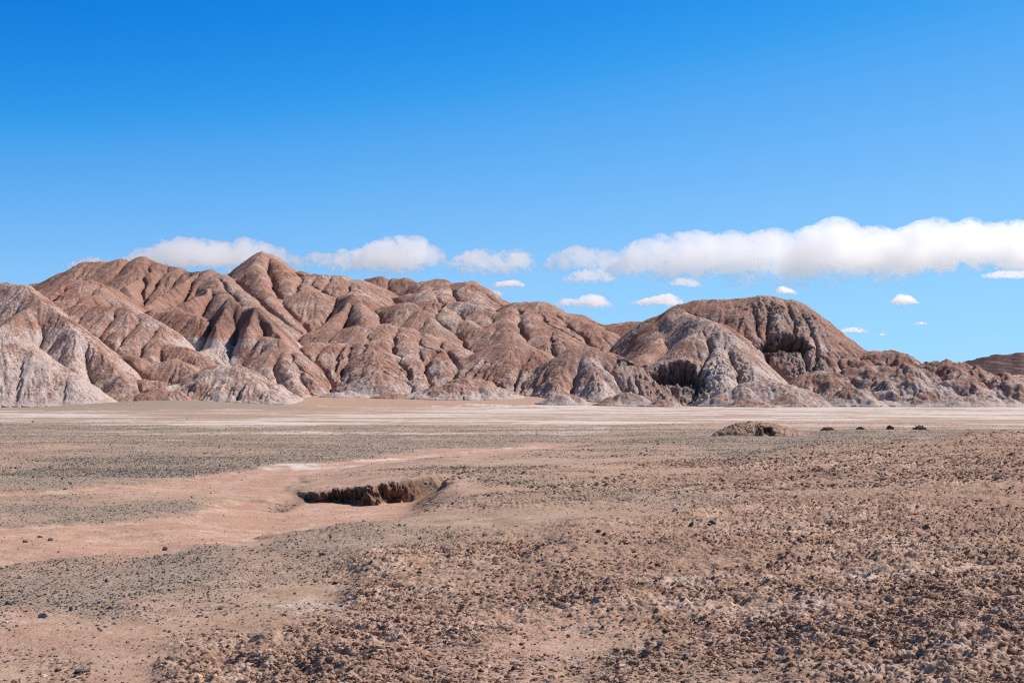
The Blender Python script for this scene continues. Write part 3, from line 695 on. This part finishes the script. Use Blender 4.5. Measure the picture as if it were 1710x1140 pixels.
names = {0: 'pale salt crusted slope rising at the left edge', 1: 'steep salt dusted ridge behind the pale left slope', 2: 'bare reddish skyline ridge at the back left',
 3: 'smooth rounded hill below the reddish skyline ridge', 4: 'ridge with a dark shaded flank left of the highest peak', 5: 'highest pointed peak with broad fluted shoulder',
 6: 'jagged dark crag with white salt apron', 7: 'knoll with a notched dark top in the middle of the range', 8: 'lumpy skyline hills right of the highest peak',
 9: 'long shoulder with parallel gullies falling to the right', 10: 'long fluted front ridge above the pink fan', 11: 'brown dome at the foot of the gullied shoulder',
 12: 'broad right hill with grey cliffs and two dark hollows', 13: 'low brown and white hills stretching to the right edge'}
order = sorted(set(fg.tolist()))
mlab = ['small pale mound on the salt flat under the brown dome', 'small brown mound with a white rim left of the dark hollow', 'tiny brown mound below the dark hollow',
 'broad salt streaked mound below the right hill', 'low bare brown mound in front of the broad salt streaked mound', 'steep little mound with a dark left side beside the bare brown one',
 'peaked mound with white skirt right of the broad one', 'wide salty mound under the low right hills', 'low flat mound near the right edge', 'wide low fan shaped mound under the fluted ridge',
 'tiny flat mound beside the pink fan', 'smallest flat mound in the middle of the pink fan', 'small furrowed cone in the left valley', 'low dark mound at the mouth of the left valley', 'broad white footed mound left of the pink fan',
 'flat dark mound on the plain below the left valley', 'small brown spur tucked behind the left ridge', 'brown knob in the left valley below the crag']
for g in order:
    m = (fg == g) & above
    if m.sum() < 40: continue
    q = Q[m]; used, inv = np.unique(q, return_inverse=True)
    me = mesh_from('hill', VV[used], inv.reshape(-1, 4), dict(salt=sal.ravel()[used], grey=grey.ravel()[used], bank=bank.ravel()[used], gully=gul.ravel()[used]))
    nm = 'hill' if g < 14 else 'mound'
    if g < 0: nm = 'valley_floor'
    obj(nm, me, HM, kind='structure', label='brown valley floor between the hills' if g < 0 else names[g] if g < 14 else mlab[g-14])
print('hills', time.time()-T0)

# far banded ridge on the right
px_ = np.linspace(1500, 2300, 420); Dd = np.linspace(1650, 2300, 260)
crest = np.interp(px_, [1500,1600,1625,1650,1665,1690,1705,1730,1800,2300], [640,609,602,596,593,592,589,590,585,560])
RX = ((px_-CX)/F)[None, :]*Dd[:, None]; RY = np.repeat(Dd[:, None], len(px_), 1)
zc = EYE+(HZ-crest)/F*2000
t = np.clip((RY-1650)/350., 0, 2)
prof = np.where(t < 1, np.sin(t*np.pi/2)**.9, 1-(t-1)*.6)
RZ = zc[None, :]*prof+fbm(RX, RY, 60., 4, .5, 1, seed=50)*2.2*prof
st_ = RZ+RX*.10+fbm(RX, RY, 90., 3, seed=51)*7
RZ = RZ+1.0*np.sign(np.sin(st_*1.15))*np.abs(np.sin(st_*1.15))**.5
b = NB('banded_rock')
sepz = b.n('ShaderNodeSeparateXYZ'); b.link(b.geo.outputs['Position'], sepz.inputs[0])
bn = b.attr('band')
cc = b.mix(b.ramp(b.math('SINE', bn), -.4, .8), (.20, .105, .085), (.095, .06, .06))
cc = b.mix(b.ramp(b.noise(.2, 5, .7), .5, .7, 0, .5), cc, (.30, .20, .17))
FM = b.done(cc, b.bump(b.noise(.12, 6, .7), .6, 4.))
me = mesh_from('far_ridge', np.stack([RX.ravel(), RY.ravel(), RZ.ravel()], -1), grid_quads(*RX.shape), dict(band=st_*1.15))
obj('hill', me, FM, kind='structure', label='distant dark purple brown ridge with layered bands')

# ------------------------------------------------------------------ stones
def ico(sub):
    import bmesh
    bm = bmesh.new(); bmesh.ops.create_icosphere(bm, subdivisions=sub, radius=1.)
    v = np.array([x.co[:] for x in bm.verts]); f = np.array([[q.index for q in p.verts] for p in bm.faces]); bm.free()
    return v, f
def rockshape(sub, seed, cuts=9, flatten=.62, jit=.02):
    """an angular stone: a ball sliced by random planes"""
    r = np.random.RandomState(seed); v, f = ico(sub); v = v.copy()
    for _ in range(cuts):
        n = r.normal(size=3); n /= np.linalg.norm(n); d = r.uniform(.45, .85)
        over = v@n-d; m = over > 0
        v[m] -= np.outer(over[m], n)
    v *= np.array([r.uniform(.8, 1.25), r.uniform(.7, 1.), flatten*r.uniform(.75, 1.2)])
    v += r.normal(size=v.shape)*jit
    return v, f
def scatter(name, n, seed, dens, size, mat, label, cat, sub, nshapes, dmin, dmax, sink=.3, flatn=.62, jit=.02, pf=.4, smooth=False, pxmin=-320, pxmax=2050):
    r = np.random.RandomState(seed)
    shapes = [rockshape(sub, seed*50+i, 6 if sub < 2 else 10, flatn, jit) for i in range(nshapes)]
    N = n*4
    py0, py1 = HZ+EYE*F/dmax, HZ+EYE*F/dmin
    py = r.uniform(py0, py1, N); D = EYE*F/(py-HZ)*r.uniform(.99, 1.01, N)
    px = r.uniform(pxmin, pxmax, N); x = (px-CX)/F*D
    h, g, c, s, p = ground_all(x, D)
    pn = fbm(x*.8, D, 2.6, 4, .65, seed=70+seed)+.6*fbm(x*.6, D, 9., 3, seed=80)*(D > 25)
    keep = r.rand(N) < dens(g, c, s, p, D)*(pf+(1-pf)*sst(-.22, .28, pn))
    idx = np.flatnonzero(keep)[:n]
    x, D, h = x[idx], D[idx], h[idx]; N = len(idx)
    sz = size(r, D, N)
    ang = r.uniform(0, 2*np.pi, N); ca, sa = np.cos(ang)*sz, np.sin(ang)*sz
    tone = r.rand(N)
    allv, allf, allt = [], [], []; off = 0
    which = r.randint(0, nshapes, N)
    for k, (v, f) in enumerate(shapes):
        m = which == k; M = m.sum()
        if not M: continue
        vx = v[None, :, 0]*ca[m][:, None]-v[None, :, 1]*sa[m][:, None]+x[m][:, None]
        vy = v[None, :, 0]*sa[m][:, None]+v[None, :, 1]*ca[m][:, None]+D[m][:, None]
        vz = (v[None, :, 2]-v[:, 2].min()*(1-2*sink)-0)*sz[m][:, None]+h[m][:, None]
        allv.append(np.stack([vx, vy, vz], -1).reshape(-1, 3))
        allf.append((f[None]+(np.arange(M)*len(v))[:, None, None]+off).reshape(-1, 3)); off += M*len(v)
        allt.append(np.repeat(tone[m], len(v)))
    me = mesh_from(name, np.concatenate(allv), np.concatenate(allf), dict(tone=np.concatenate(allt)), smooth)
    return obj(name, me, mat, label=label, cat=cat, kind='stuff')
gravM = scatter_material('gravel_stone', (.075, .07, .062), (.16, .14, .118), (.28, .225, .175), (.42, .38, .34))
clodM = scatter_material('soil_clod', (.15, .072, .044), (.31, .17, .108), (.48, .31, .215), (.68, .52, .41))
def lognorm(med, sg, minpx):
    def f(r, D, N): return np.maximum(np.minimum(med*np.exp(r.normal(size=N)*sg), med*3.4), D/F*minpx*np.exp(r.normal(size=N)*.25))*.5
    return f
scatter('gravel', 125000, 1, lambda g, c, s, p, D: np.clip(.05+.95*g, 0, 1)*(1-.5*s), lognorm(.022, .5, 1.55), gravM, 'dark grey gravel strewn over the desert floor', 'gravel', 1, 14, 11, 60)
scatter('gravel', 88000, 2, lambda g, c, s, p, D: np.clip(g*.95+.03, 0, 1)*(1-.6*s), lognorm(.04, .45, 1.25), gravM, 'dark grey gravel fading out across the plain', 'gravel', 1, 10, 55, 190)
scatter('soil_clods', 104000, 3, lambda g, c, s, p, D: np.clip(c*1.1-.05, 0, 1), lognorm(.028, .6, 1.7), clodM, 'crumbly brown soil clods covering the right foreground', 'soil clods', 2, 20, 11, 42, .42, .5, .085, .1)
scatter('soil_clods', 46000, 4, lambda g, c, s, p, D: np.clip(c*1.1-.05, 0, 1), lognorm(.06, .55, 2.0), clodM, 'crumbly brown soil clods farther up the rise', 'soil clods', 1, 12, 40, 110, .4, .5, .1, .15)
print('scatter', time.time()-T0)

# single stones
SM = {'dark': rock_material('dark_stone', (.055, .053, .055), (.13, .12, .115)), 'blue': rock_material('blue_grey_stone', (.13, .14, .15), (.25, .26, .27)),
      'brown': rock_material('brown_stone', (.12, .08, .06), (.22, .15, .115)), 'pale': rock_material('pale_stone', (.34, .29, .26), (.5, .45, .42))}
smesh = {}
for kcol in SM:
    for i in range(6):
        v, f = rockshape(3, 900+i*7+len(kcol), 13, .72)
        me = mesh_from('stone', v, f, None, False); me.materials.append(SM[kcol]); smesh[kcol, i] = me
_hc = {}
def gz(x, y):
    return float(ground_all(np.array([x, x]), np.array([y, y]))[0][0])
def solve(px, py):
    """where the sight line of a photo pixel meets the ground"""
    Ds = np.geomspace(11, 600, 900); x = (px-CX)/F*Ds
    h = ground_all(x, Ds)[0]; line = EYE-(py-HZ)/F*Ds
    k = np.flatnonzero(line < h); k = k[0] if len(k) else 899
    return x[k], Ds[k]
rnd = random.Random(5)
def stone(px, py, wpx, kind, label, group=None, i=None, x=None, y=None):
    if x is None: x, y = solve(px, py)
    o = bpy.data.objects.new('stone', smesh[kind, i if i is not None else rnd.randrange(6)]); C.objects.link(o)
    r = wpx*y/F*.5
    o.scale = (r*rnd.uniform(.9, 1.15), r*rnd.uniform(.85, 1.1), r*rnd.uniform(.85, 1.2)); o.rotation_euler = (rnd.uniform(-.2, .2), rnd.uniform(-.2, .2), rnd.uniform(0, 6.28))
    o.location = (x, y, gz(x, y)+r*.28)
    o['label'] = label; o['category'] = 'stone'
    o['group'] = group or 'loose stones on the desert floor'
for a in [
 (858,1120,17,'brown','brown pointed stone on pinkish soil at the bottom edge of the ground'),
 (872,1112,11,'blue','flat pale blue stone just right of the brown pointed stone'),
 (132,1124,22,'dark','long black stone at the lower left, touching a grey one'),
 (145,1122,14,'blue','grey stone touching the long black stone at the lower left'),
 (110,1125,9,'dark','small black chip left of the long black stone'),
 (70,1031,18,'blue','pale grey wedge stone beside a bare pink patch at the left'),
 (185,1016,14,'blue','blue grey pointed stone near the left wedge stone'),
 (119,1019,15,'blue','flat blue grey stone between the wedge and the pointed stone'),
 (15,1010,15,'dark','flat dark stone nearest the left edge above the wedge stone'),
 (276,919,14,'dark','dark upright stone on the edge of the pink wash'),
 (84,903,13,'dark','dark peaked stone, right one of the group beside the pink wash'),
 (42,906,13,'brown','brown stone, left one of the group beside the pink wash'),
 (66,898,9,'dark','small dark stone behind the group beside the pink wash'),
 (250,793,9,'dark','black stone alone on the grey gravel flat at left'),
 (202,784,5,'dark','small black stone left of the lone black one on the gravel flat'),
 (104,800,6,'dark','small dark stone on the gravel flat, below the others'),
 (26,782,7,'dark','dark stone near the left edge of the gravel flat'),
 (18,781,5,'dark','dark chip touching the dark stone near the left edge'),
 (368,778,5,'dark','small dark stone at the right side of the gravel flat'),
 (403,778,5,'dark','rightmost small dark stone of the gravel flat above the salt patch'),
 (120,775,4,'dark','tiny dark stone between the left edge and the lone black stone'),
 (55,705,6,'dark','dark upright rock far out on the left plain'),
 (418,751,5,'dark','small dark stone far out above the salt patch'),
 (1190,877,14,'dark','dark stone with blue sheen in the middle of the clod field'),
 (1155,878,11,'dark','brownish black stone left of the blue sheen one'),
 (1128,852,9,'blue','blue grey stone among the clods behind the dark pair'),
 (1232,829,9,'blue','small blue stone on the gravel behind the clod field'),
 (1148,822,9,'blue','pale blue stone left of the small blue one'),
 (1390,1118,15,'blue','pale grey stone at the lower right of the clod field'),
 (1145,1100,13,'blue','blue grey stone at the bottom, on smooth pink soil'),
 (1103,1081,13,'dark','black stone above the smooth pink soil patch'),
 (1006,1053,10,'dark','square dark stone near the lower middle'),
 (1680,1052,26,'brown','dark brown broken clod near the right edge'),
 (1540,1090,16,'brown','brown flat stone at the lower right'),
 (1000,888,12,'dark','dark stone on the crest of the pale hump'),
 (1010,892,9,'brown','brown stone beside the dark one on the pale hump'),
 (753,897,9,'dark','dark stone near the pit edge to the right'),
 (536,928,10,'dark','dark stone above the small pale hollow'),
 (560,975,12,'dark','dark stone beside the salty white patch, right side'),
 (368,1018,12,'dark','dark stone left of the salty white patch'),
 (378,1027,9,'blue','blue grey stone below the dark one left of the salty patch'),
 (500,1017,10,'dark','dark pointed stone below the salty white patch'),
 (810,972,11,'blue','blue stone in the middle among brown clods'),
 (600,968,9,'brown','brown stone in the lane of clods left of centre'),
 (1165,740,6,'pale','small pale stone on the grey gravel before the hillock'),
 (352,824,5,'dark','tiny dark stone in the pink wash'),
 (312,700,4,'dark','tiny far stone on the white streaked plain')]:
    stone(*a)
# more loose stones nothing tells apart
N = 240; rr_ = np.random.RandomState(11); cnt = 0
py = rr_.uniform(745, 1135, 1600); px = rr_.uniform(10, 1700, 1600); D = EYE*F/(py-HZ); x = (px-CX)/F*D
h, g, c, s, p = ground_all(x, D)
keep = rr_.rand(1600) < np.clip(.08+.6*g+.15*c-.3*p, 0, 1)
for i in np.flatnonzero(keep):
    if cnt >= N: break
    cnt += 1
    sz = float(np.clip(5+rr_.exponential(1.8), 5, 12))*(.55 if D[i] > 60 else .8 if D[i] > 35 else 1)
    kd = rr_.choice(['dark', 'dark', 'blue', 'brown'])
    col_ = {'dark': 'black', 'blue': 'blue grey', 'brown': 'brown'}[kd]
    on_ = 'crumbly brown clods' if c[i] > .5 else 'grey gravel' if g[i] > .45 else 'pink dirt' if p[i] > .6 else 'pale bare soil'
    side_ = ('on the left', 'in the middle', 'on the right')[min(2, int(px[i]/570))]
    band_ = 'at the bottom' if D[i] < 20 else 'in the foreground' if D[i] < 38 else 'level with the pit' if D[i] < 58 else 'beyond the pit'
    lb_ = 'small %s stone on %s %s, %s' % (col_, on_, band_, side_)
    stone(0, 0, sz, kd, lb_, 'small loose stones strewn over the desert ground', x=float(x[i]), y=float(D[i]))
print('stones', time.time()-T0)

# dark crumbly earth heaps on the plain
EM = rock_material('dark_earth', (.13, .07, .045), (.28, .165, .11), 4.)
def heap(px, py, wpx, hpx_, label, seed):
    D = 138.; x = (px-CX)/F*D; r = np.random.RandomState(seed)
    z0 = gz(x, D)
    wd = wpx*D/F; ht = hpx_*D/F*1.0
    vs, fs, off = [], [], 0
    v, f = ico(5)
    v = v.copy(); n = fbm(v[:, 0]*3+seed*9+v[:, 2]*2, v[:, 1]*3+v[:, 2]*2.5, 1.3, 5, .65, 1, seed=seed)
    v *= (1+.75*n)[:, None]
    v[:, 0] *= wd*.5; v[:, 1] *= wd*.35; v[:, 2] *= ht*.8
    v[:, 2] -= ht*.12*(v[:, 0]/(wd*.5))**2
    vs.append(v); fs.append(f); off += len(v)
    for i in range(46):
        q, qf = rockshape(2, seed*40+i, 8)
        a = r.uniform(0, 6.28); rad = r.uniform(.1, 1.35); s_ = r.uniform(.04, .15)*wd/1.3
        q = q*s_+np.array([math.cos(a)*rad*wd*.52, math.sin(a)*rad*wd*.4, max(0., ht*(1-rad*.95))*.95])
        vs.append(q); fs.append(qf+off); off += len(q)
    me = mesh_from('earth_heap', np.concatenate(vs), np.concatenate(fs), None, False)
    o = obj('earth_heap', me, EM, label, 'earth heap', 'dark crumbly earth heaps in a row on the plain')
    o.location = (x, D, z0-.05)
heap(1381, 720, 20, 7, 'dark low earth heap, nearest the pale hillock, with scattered crumbs', 21)
heap(1437, 718, 14, 6, 'small dark earth heap, second from the pale hillock', 22)
heap(1486, 718, 13, 8, 'narrow pointed dark earth heap, third from the pale hillock', 23)
heap(1536, 718, 24, 8, 'widest dark earth heap, farthest from the pale hillock', 24)

# ------------------------------------------------------------------ clouds
def cloud_mat(name, dens, scale, lo, ends):
    b = NB(name)
    tc = b.n('ShaderNodeTexCoord'); sp = b.n('ShaderNodeSeparateXYZ'); b.link(tc.outputs['Generated'], sp.inputs[0])
    nz = b.math('ADD', b.math('MULTIPLY', b.noise(scale, 3, .6), .5), b.math('MULTIPLY', b.noise(scale*2.7, 6, .7), .5))
    low = b.ramp(sp.outputs['Z'], .0, .5, .11, 0.)                 # ragged, thin undersides
    end = b.ramp(b.math('ABSOLUTE', b.math('SUBTRACT', sp.outputs['X'], .5)), .25, .5, 0., ends)
    thr = b.math('ADD', lo, b.math('ADD', low, end))
    d = b.math('MULTIPLY', b.math('POWER', b.ramp(nz, thr, b.math('ADD', thr, .20)), 1.5), dens)
    v = b.n('ShaderNodeVolumePrincipled'); v.inputs['Color'].default_value = (1, 1, 1, 1); v.inputs['Anisotropy'].default_value = .78
    o = b.n('ShaderNodeOutputMaterial'); b.link(d, v.inputs['Density']); b.link(v.outputs[0], o.inputs['Volume'])
    return b.m
def cloud(top, bottom, label, seed, thin=False, D=9000.):
    r = np.random.RandomState(seed)
    tx = np.array([a for a, _ in top]); ty = np.array([b for _, b in top]); bx = np.array([a for a, _ in bottom]); by = np.array([b for _, b in bottom])
    v0, f0 = ico(2); vs, fs = [], []; off = 0
    x = tx[0]; u = D/F
    while x < tx[-1]:
        t_, b_ = np.interp(x, tx, ty), np.interp(x, bx, by); hh = max(b_-t_, 2.)
        for _ in range(6 if hh > 20 else 4):
            rad = hh*r.uniform(.17, .30)*(1 if _ else 1.1)
            cy = r.uniform(t_+rad, max(b_-rad*.8, t_+rad+.1)) if _ > 1 else t_+rad*(.9 if _ else 1.6)
            q = v0*np.array([rad*r.uniform(1., 1.5), rad*1.3, rad*.98])*u
            q = q+np.array([(x+r.uniform(-.2, .2)*hh-CX)*u, D+r.uniform(-.5, .5)*hh*u, EYE+(HZ-cy)*u])
            vs.append(q); fs.append(f0+off); off += len(q)
        for _ in range(6):          # small cauliflower puffs over the top and front
            rad = hh*r.uniform(.09, .2); xx = x+r.uniform(-.3, .3)*hh; a = r.uniform(0, 1)**1.6
            cy = np.interp(xx, tx, ty)+rad*.9+a*hh*.6
            q = v0*np.array([rad*1.15, rad*1.1, rad])*u
            q = q+np.array([(xx-CX)*u, D-(.45+.35*a)*hh*u*r.uniform(.5, 1.), EYE+(HZ-cy)*u]); vs.append(q); fs.append(f0+off); off += len(q)
        x += max(hh*.22, 2.5)
    me = mesh_from('cloud', np.concatenate(vs), np.concatenate(fs), None, True)
    hm = max(np.interp(tx, bx, by)-ty)
    sz = hm*u
    o = obj('cloud', me, cloud_mat('thin_cloud' if thin else 'cloud', (8. if thin else 9.)/sz, 3.4/min(sz, 190.), .425 if thin else .385, .0 if len(top) > 15 else .03), label, 'cloud', 'white clouds low over the hills')
    rm = o.modifiers.new('remesh', 'REMESH'); rm.mode = 'VOXEL'; rm.voxel_size = max(min(hm*u*.035, 12.), 4.)
    return o
cloud([(195,444),(225,420),(262,408),(285,398),(310,396),(350,401),(395,405),(415,398),(435,402),(465,412),(488,424),(505,442)], [(195,458),(505,462)], 'wide white cloud rising behind the highest peak', 1)
cloud([(92,446),(125,436),(150,427),(172,432),(200,438)], [(92,450),(200,452)], 'thin wisp of cloud left of the wide cloud behind the peak', 2, True, 8000.)
cloud([(508,430),(520,420),(540,420),(560,424),(585,414),(610,418),(625,405),(650,396),(680,392),(705,398),(725,412),(742,432)], [(508,450),(560,460),(640,466),(700,454),(748,450)], 'puffy white cloud right of the highest peak', 3, False, 8600.)
cloud([(746,440),(775,422),(795,413),(820,420),(850,418),(872,414),(892,438)], [(746,460),(820,468),(892,464)], 'soft white cloud between the puffy cloud and the long bank', 4, True, 8000.)
cloud([(818,478),(835,469),(860,467),(880,476)], [(818,482),(880,481)], 'small flat white cloud touching the right end of the middle hills', 5, False, 6200.)
cloud([(800,490),(815,482),(830,484),(846,492)], [(800,498),(846,499)], 'little wisp of cloud right against the middle skyline', 6, True, 6500.)
cloud([(905,442),(928,420),(970,408),(1005,416),(1040,420),(1062,404),(1100,394),(1150,388),(1200,390),(1240,386),(1290,384),(1340,386),(1365,372),(1390,364),(1420,372),(1450,382),(1480,384),(1510,374),(1540,366),(1590,364),(1640,366),(1690,372),(1760,368),(1850,372)],
      [(905,452),(1000,462),(1060,474),(1200,482),(1320,486),(1440,482),(1560,472),(1640,468),(1700,474),(1850,474)], 'long bank of white cumulus cloud over the right hill', 7)
cloud([(930,472),(950,458),(985,446),(1010,452),(1035,466)], [(930,477),(1035,476)], 'soft cloud hanging below the left end of the long bank', 8, True, 6000.)
cloud([(1118,470),(1135,463),(1155,466),(1175,476)], [(1118,478),(1175,484)], 'faint puff of cloud under the middle of the long bank', 9, True, 5600.)
cloud([(930,504),(945,497),(965,500),(985,490),(1005,494),(1025,510)], [(930,514),(1025,516)], 'small white cloud above the saddle, left of two', 10, False, 5200.)
cloud([(1050,506),(1070,500),(1095,494),(1115,489),(1130,496),(1146,508)], [(1050,512),(1146,514)], 'small white cloud behind the left rise of the right hill', 11, False, 5400.)
cloud([(1299,482),(1305,477),(1320,482),(1336,491)], [(1299,491),(1336,494)], 'tiny white cloud just above the top of the right hill', 12, False, 5600.)
cloud([(1482,510),(1497,496),(1510,489),(1522,496),(1536,505)], [(1482,513),(1536,509)], 'small triangular cloud alone in the sky on the right', 13, False, 5200.)
cloud([(1396,554),(1412,547),(1428,545),(1452,552)], [(1396,558),(1452,558)], 'low small cloud beside the right slope of the right hill', 14, True, 5000.)
cloud([(1524,541),(1538,536),(1554,541)], [(1524,544),(1554,544)], 'tiny faint cloud below the triangular cloud', 15, True, 4800.)
cloud([(1465,559),(1474,555),(1483,560)], [(1465,562),(1483,562)], 'tiniest cloud right of the low small cloud', 16, True, 4700.)
cloud([(1640,458),(1665,452),(1700,452),(1760,455)], [(1640,466),(1680,470),(1760,468)], 'ragged cloud scrap under the right end of the long bank', 17, True, 6200.)
print('total', time.time()-T0)
